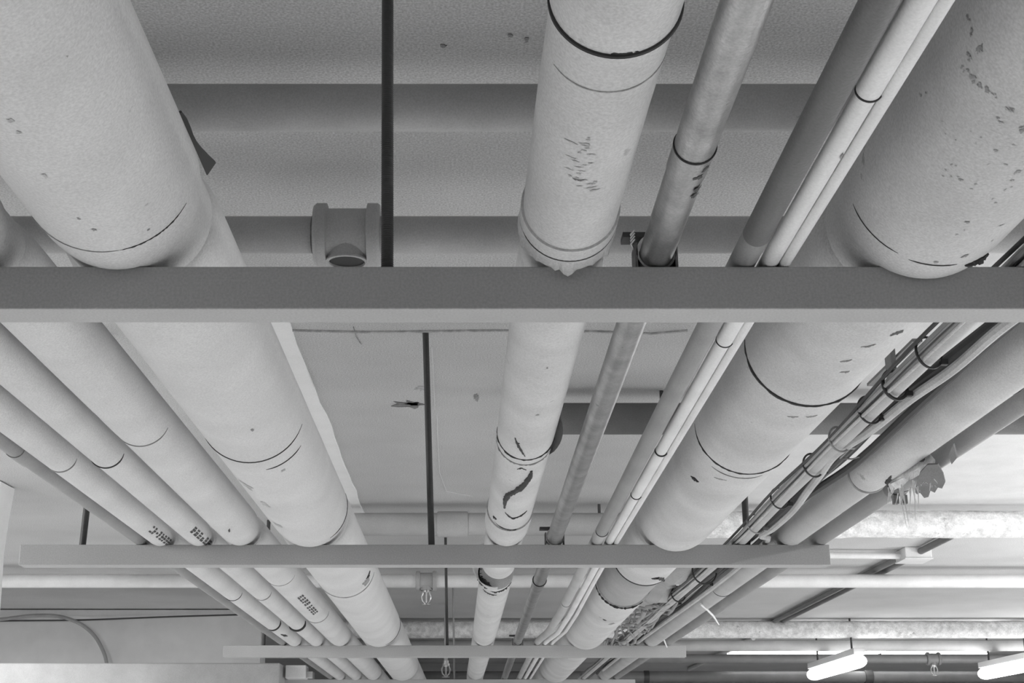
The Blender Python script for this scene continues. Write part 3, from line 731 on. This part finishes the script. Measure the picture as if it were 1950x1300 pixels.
t8 = cross('cross_pipe', 'dark cross pipe with a sprinkler tee in front of the lamps', -.95, 5.5, p[1], .76, .030, 'pipe_dark', hang=(.75, 3.9))
xs = at_y(1777, 1254, p[1])[0]
zb = sprinkler_tee(t8, xs, p[1], .76, .030, 'pipe_dark')
sprinkler_head(xs, p[1], zb + .004, .05, 'small pendant sprinkler head beside the glowing lamp')
p = at_z(1600, 1288, .72)
t9 = cross('cross_pipe', 'lowest dark cross pipe at the bottom right edge', -.95, 5.5, p[1], .72, .040, 'pipe_dark', fittings=((at_y(1231, 1288, p[1])[0] - .02, at_y(1231, 1288, p[1])[0] + .02, 1.12, 'rod'), (at_y(1654, 1288, p[1])[0] - .03, at_y(1654, 1288, p[1])[0] + .03, 1.2, 'rod')), hang=(at_y(1650, 1288, p[1])[0],))
# sprinkler under the third beam
h = at_z(853, 1262, .64)
sprinkler_head(h[0], 7.8, at_y(853, 1262, 7.8)[2], .05, 'tiny bright sprinkler head under the third beam', True)

# junction box and ceiling conduits on the right
t = thing('junction_box', (1.838, 5.87, .85), 'square junction box on the ceiling joined by conduits', 'junction box')
MB().box(1.785, 1.895, 5.80, 5.94, .855, ZC).build('box', M['pipe_light'], t, smooth=False, bevel=.004)
MB().box(1.782, 1.898, 5.797, 5.943, .850, .855).build('cover', M['pipe_light'], t, smooth=False, bevel=.001)
for x, lb in ((1.815, 'ceiling conduit running from the junction box toward the lamps, left of its twin'), (1.865, 'ceiling conduit running from the junction box toward the lamps, right of its twin')):
    tag(MB().tube([(x, 5.94, .882), (x, 8.9, .882)], .013, 12).build('conduit', M['pipe_dark']), lb, 'conduit', 'ceiling conduits')
tag(MB().tube([(1.85, 5.05, .882), (1.85, 5.80, .882)], .014, 12).build('conduit', M['pipe_dark']), 'short ceiling conduit between the junction box and rough plastered pipe', 'conduit', 'ceiling conduits')
tag(MB().tube([(.75, 5.83, .876), (1.3, 5.85, .874), (1.785, 5.87, .872)], .013, 12).build('conduit', M['pipe_light']), 'pale conduit entering the junction box from the left', 'conduit', 'ceiling conduits')
for x, lb in ((at_z(1335, 1268, .86)[0], 'short pale conduit strapped to the ceiling far behind the third beam end'),):
    tag(MB().tube([(x, 9.6, .882), (x, 12.5, .882)], .016, 10).build('conduit', M['pipe_light']), lb, 'conduit', 'ceiling conduits')

# ------------------------------------------------------------------ left side: duct, wall cables, little box
tag(MB().box(-3.6, -.885, 6.8, 7.25, .28, .509).build('air_duct', M['pipe'], smooth=False, bevel=.006), 'pale boxed duct at the bottom left corner', 'duct')
t = thing('metal_box', (-.80, 6.98, .40), 'small shiny box beside the end of the pale duct', 'box')
MB().box(-.872, -.775, 6.9, 7.02, at_y(560, 1291, 6.9)[2], at_y(560, 1266, 6.9)[2]).build('case', M['pipe_light'], t, smooth=False, bevel=.003)
MB().box(-.775, -.745, 6.93, 7.02, at_y(560, 1290, 6.9)[2], at_y(560, 1277, 6.9)[2]).build('bracket', M['metal'], t, smooth=False, bevel=.002)
wl = [at_y(x, y, 8.02) for x, y in ((-120, 1190), (0, 1179), (60, 1172), (110, 1173), (150, 1186), (178, 1208), (195, 1236), (203, 1262), (205, 1300))]
strand('cable', 'dark cable curving down the grey wall at the left', wl, .010, 'wire', 'cable')
wl = [at_y(x, y, 8.03) for x, y in ((-100, 1187), (0, 1182), (160, 1180), (320, 1174), (458, 1170))]
strand('wire', 'thin dark wire running along the top of the grey wall', wl, .0045, 'cable_dark', 'wire')

# ------------------------------------------------------------------ visible lamps and glowing strips on the right
def lamp(x, y, z, L, wd, label, axis='y', power=0, emit=None):
    t = thing('fluorescent_lamp', (x, y, z), label, 'lamp', 'glowing fluorescent lamps')
    pr = []; n = 14
    for q, s_ in ((-.5, .55), (-.48, .9), (-.44, 1), (.44, 1), (.48, .9), (.5, .55)):
        ring = []
        for k in range(n):
            a = 2 * math.pi * k / n; u, v = wd / 2 * s_ * math.cos(a), wd * .42 * s_ * math.sin(a)
            ring.append((x + u, y + q * L, z + v) if axis == 'y' else (x + q * L, y + u, z + v))
        pr.append(ring)
    MB().rings(pr).build('diffuser', M['lens'], t)
    e = wd * .36
    if axis == 'y': MB().box(x - e, x + e, y - L * .48, y + L * .48, z + wd * .40, z + wd * .40 + min(.05, wd * .4)).build('housing', M['housing'], t, smooth=False, bevel=.002)
    else: MB().box(x - L * .48, x + L * .48, y - e, y + e, z + wd * .40, z + wd * .40 + .05).build('housing', M['housing'], t, smooth=False, bevel=.004)
    for q in (-.35, .35):
        p0 = (x, y + q * L, z + wd * .4) if axis == 'y' else (x + q * L, y, z + wd * .4)
        MB().tube([p0, (p0[0], p0[1], ZC)], .006, 8).build('hanger', M['rod'], t)
lamp(2.265, 8.98, .64, 1.22, .092, 'brightest lamp, a long glowing tube at the bottom right')
lamp(2.98, 10.75, .875, .75, .05, 'smaller glowing lamp just above and behind the brightest one')
lamp(2.42, 10.9, .882, .95, .03, 'glowing strip left of the smaller glowing lamp', 'x')  # thin glowing strips running across the far ceiling
lamp(3.51, 10.9, .882, .80, .03, 'glowing strip right of the smaller glowing lamp', 'x')
lamp(3.36, 9.05, .64, .9, .09, 'glowing lamp cut by the right edge of the photo, beside the small sprinkler')
for o in list(bpy.data.objects):
    if '_w' in o: del o['_w']
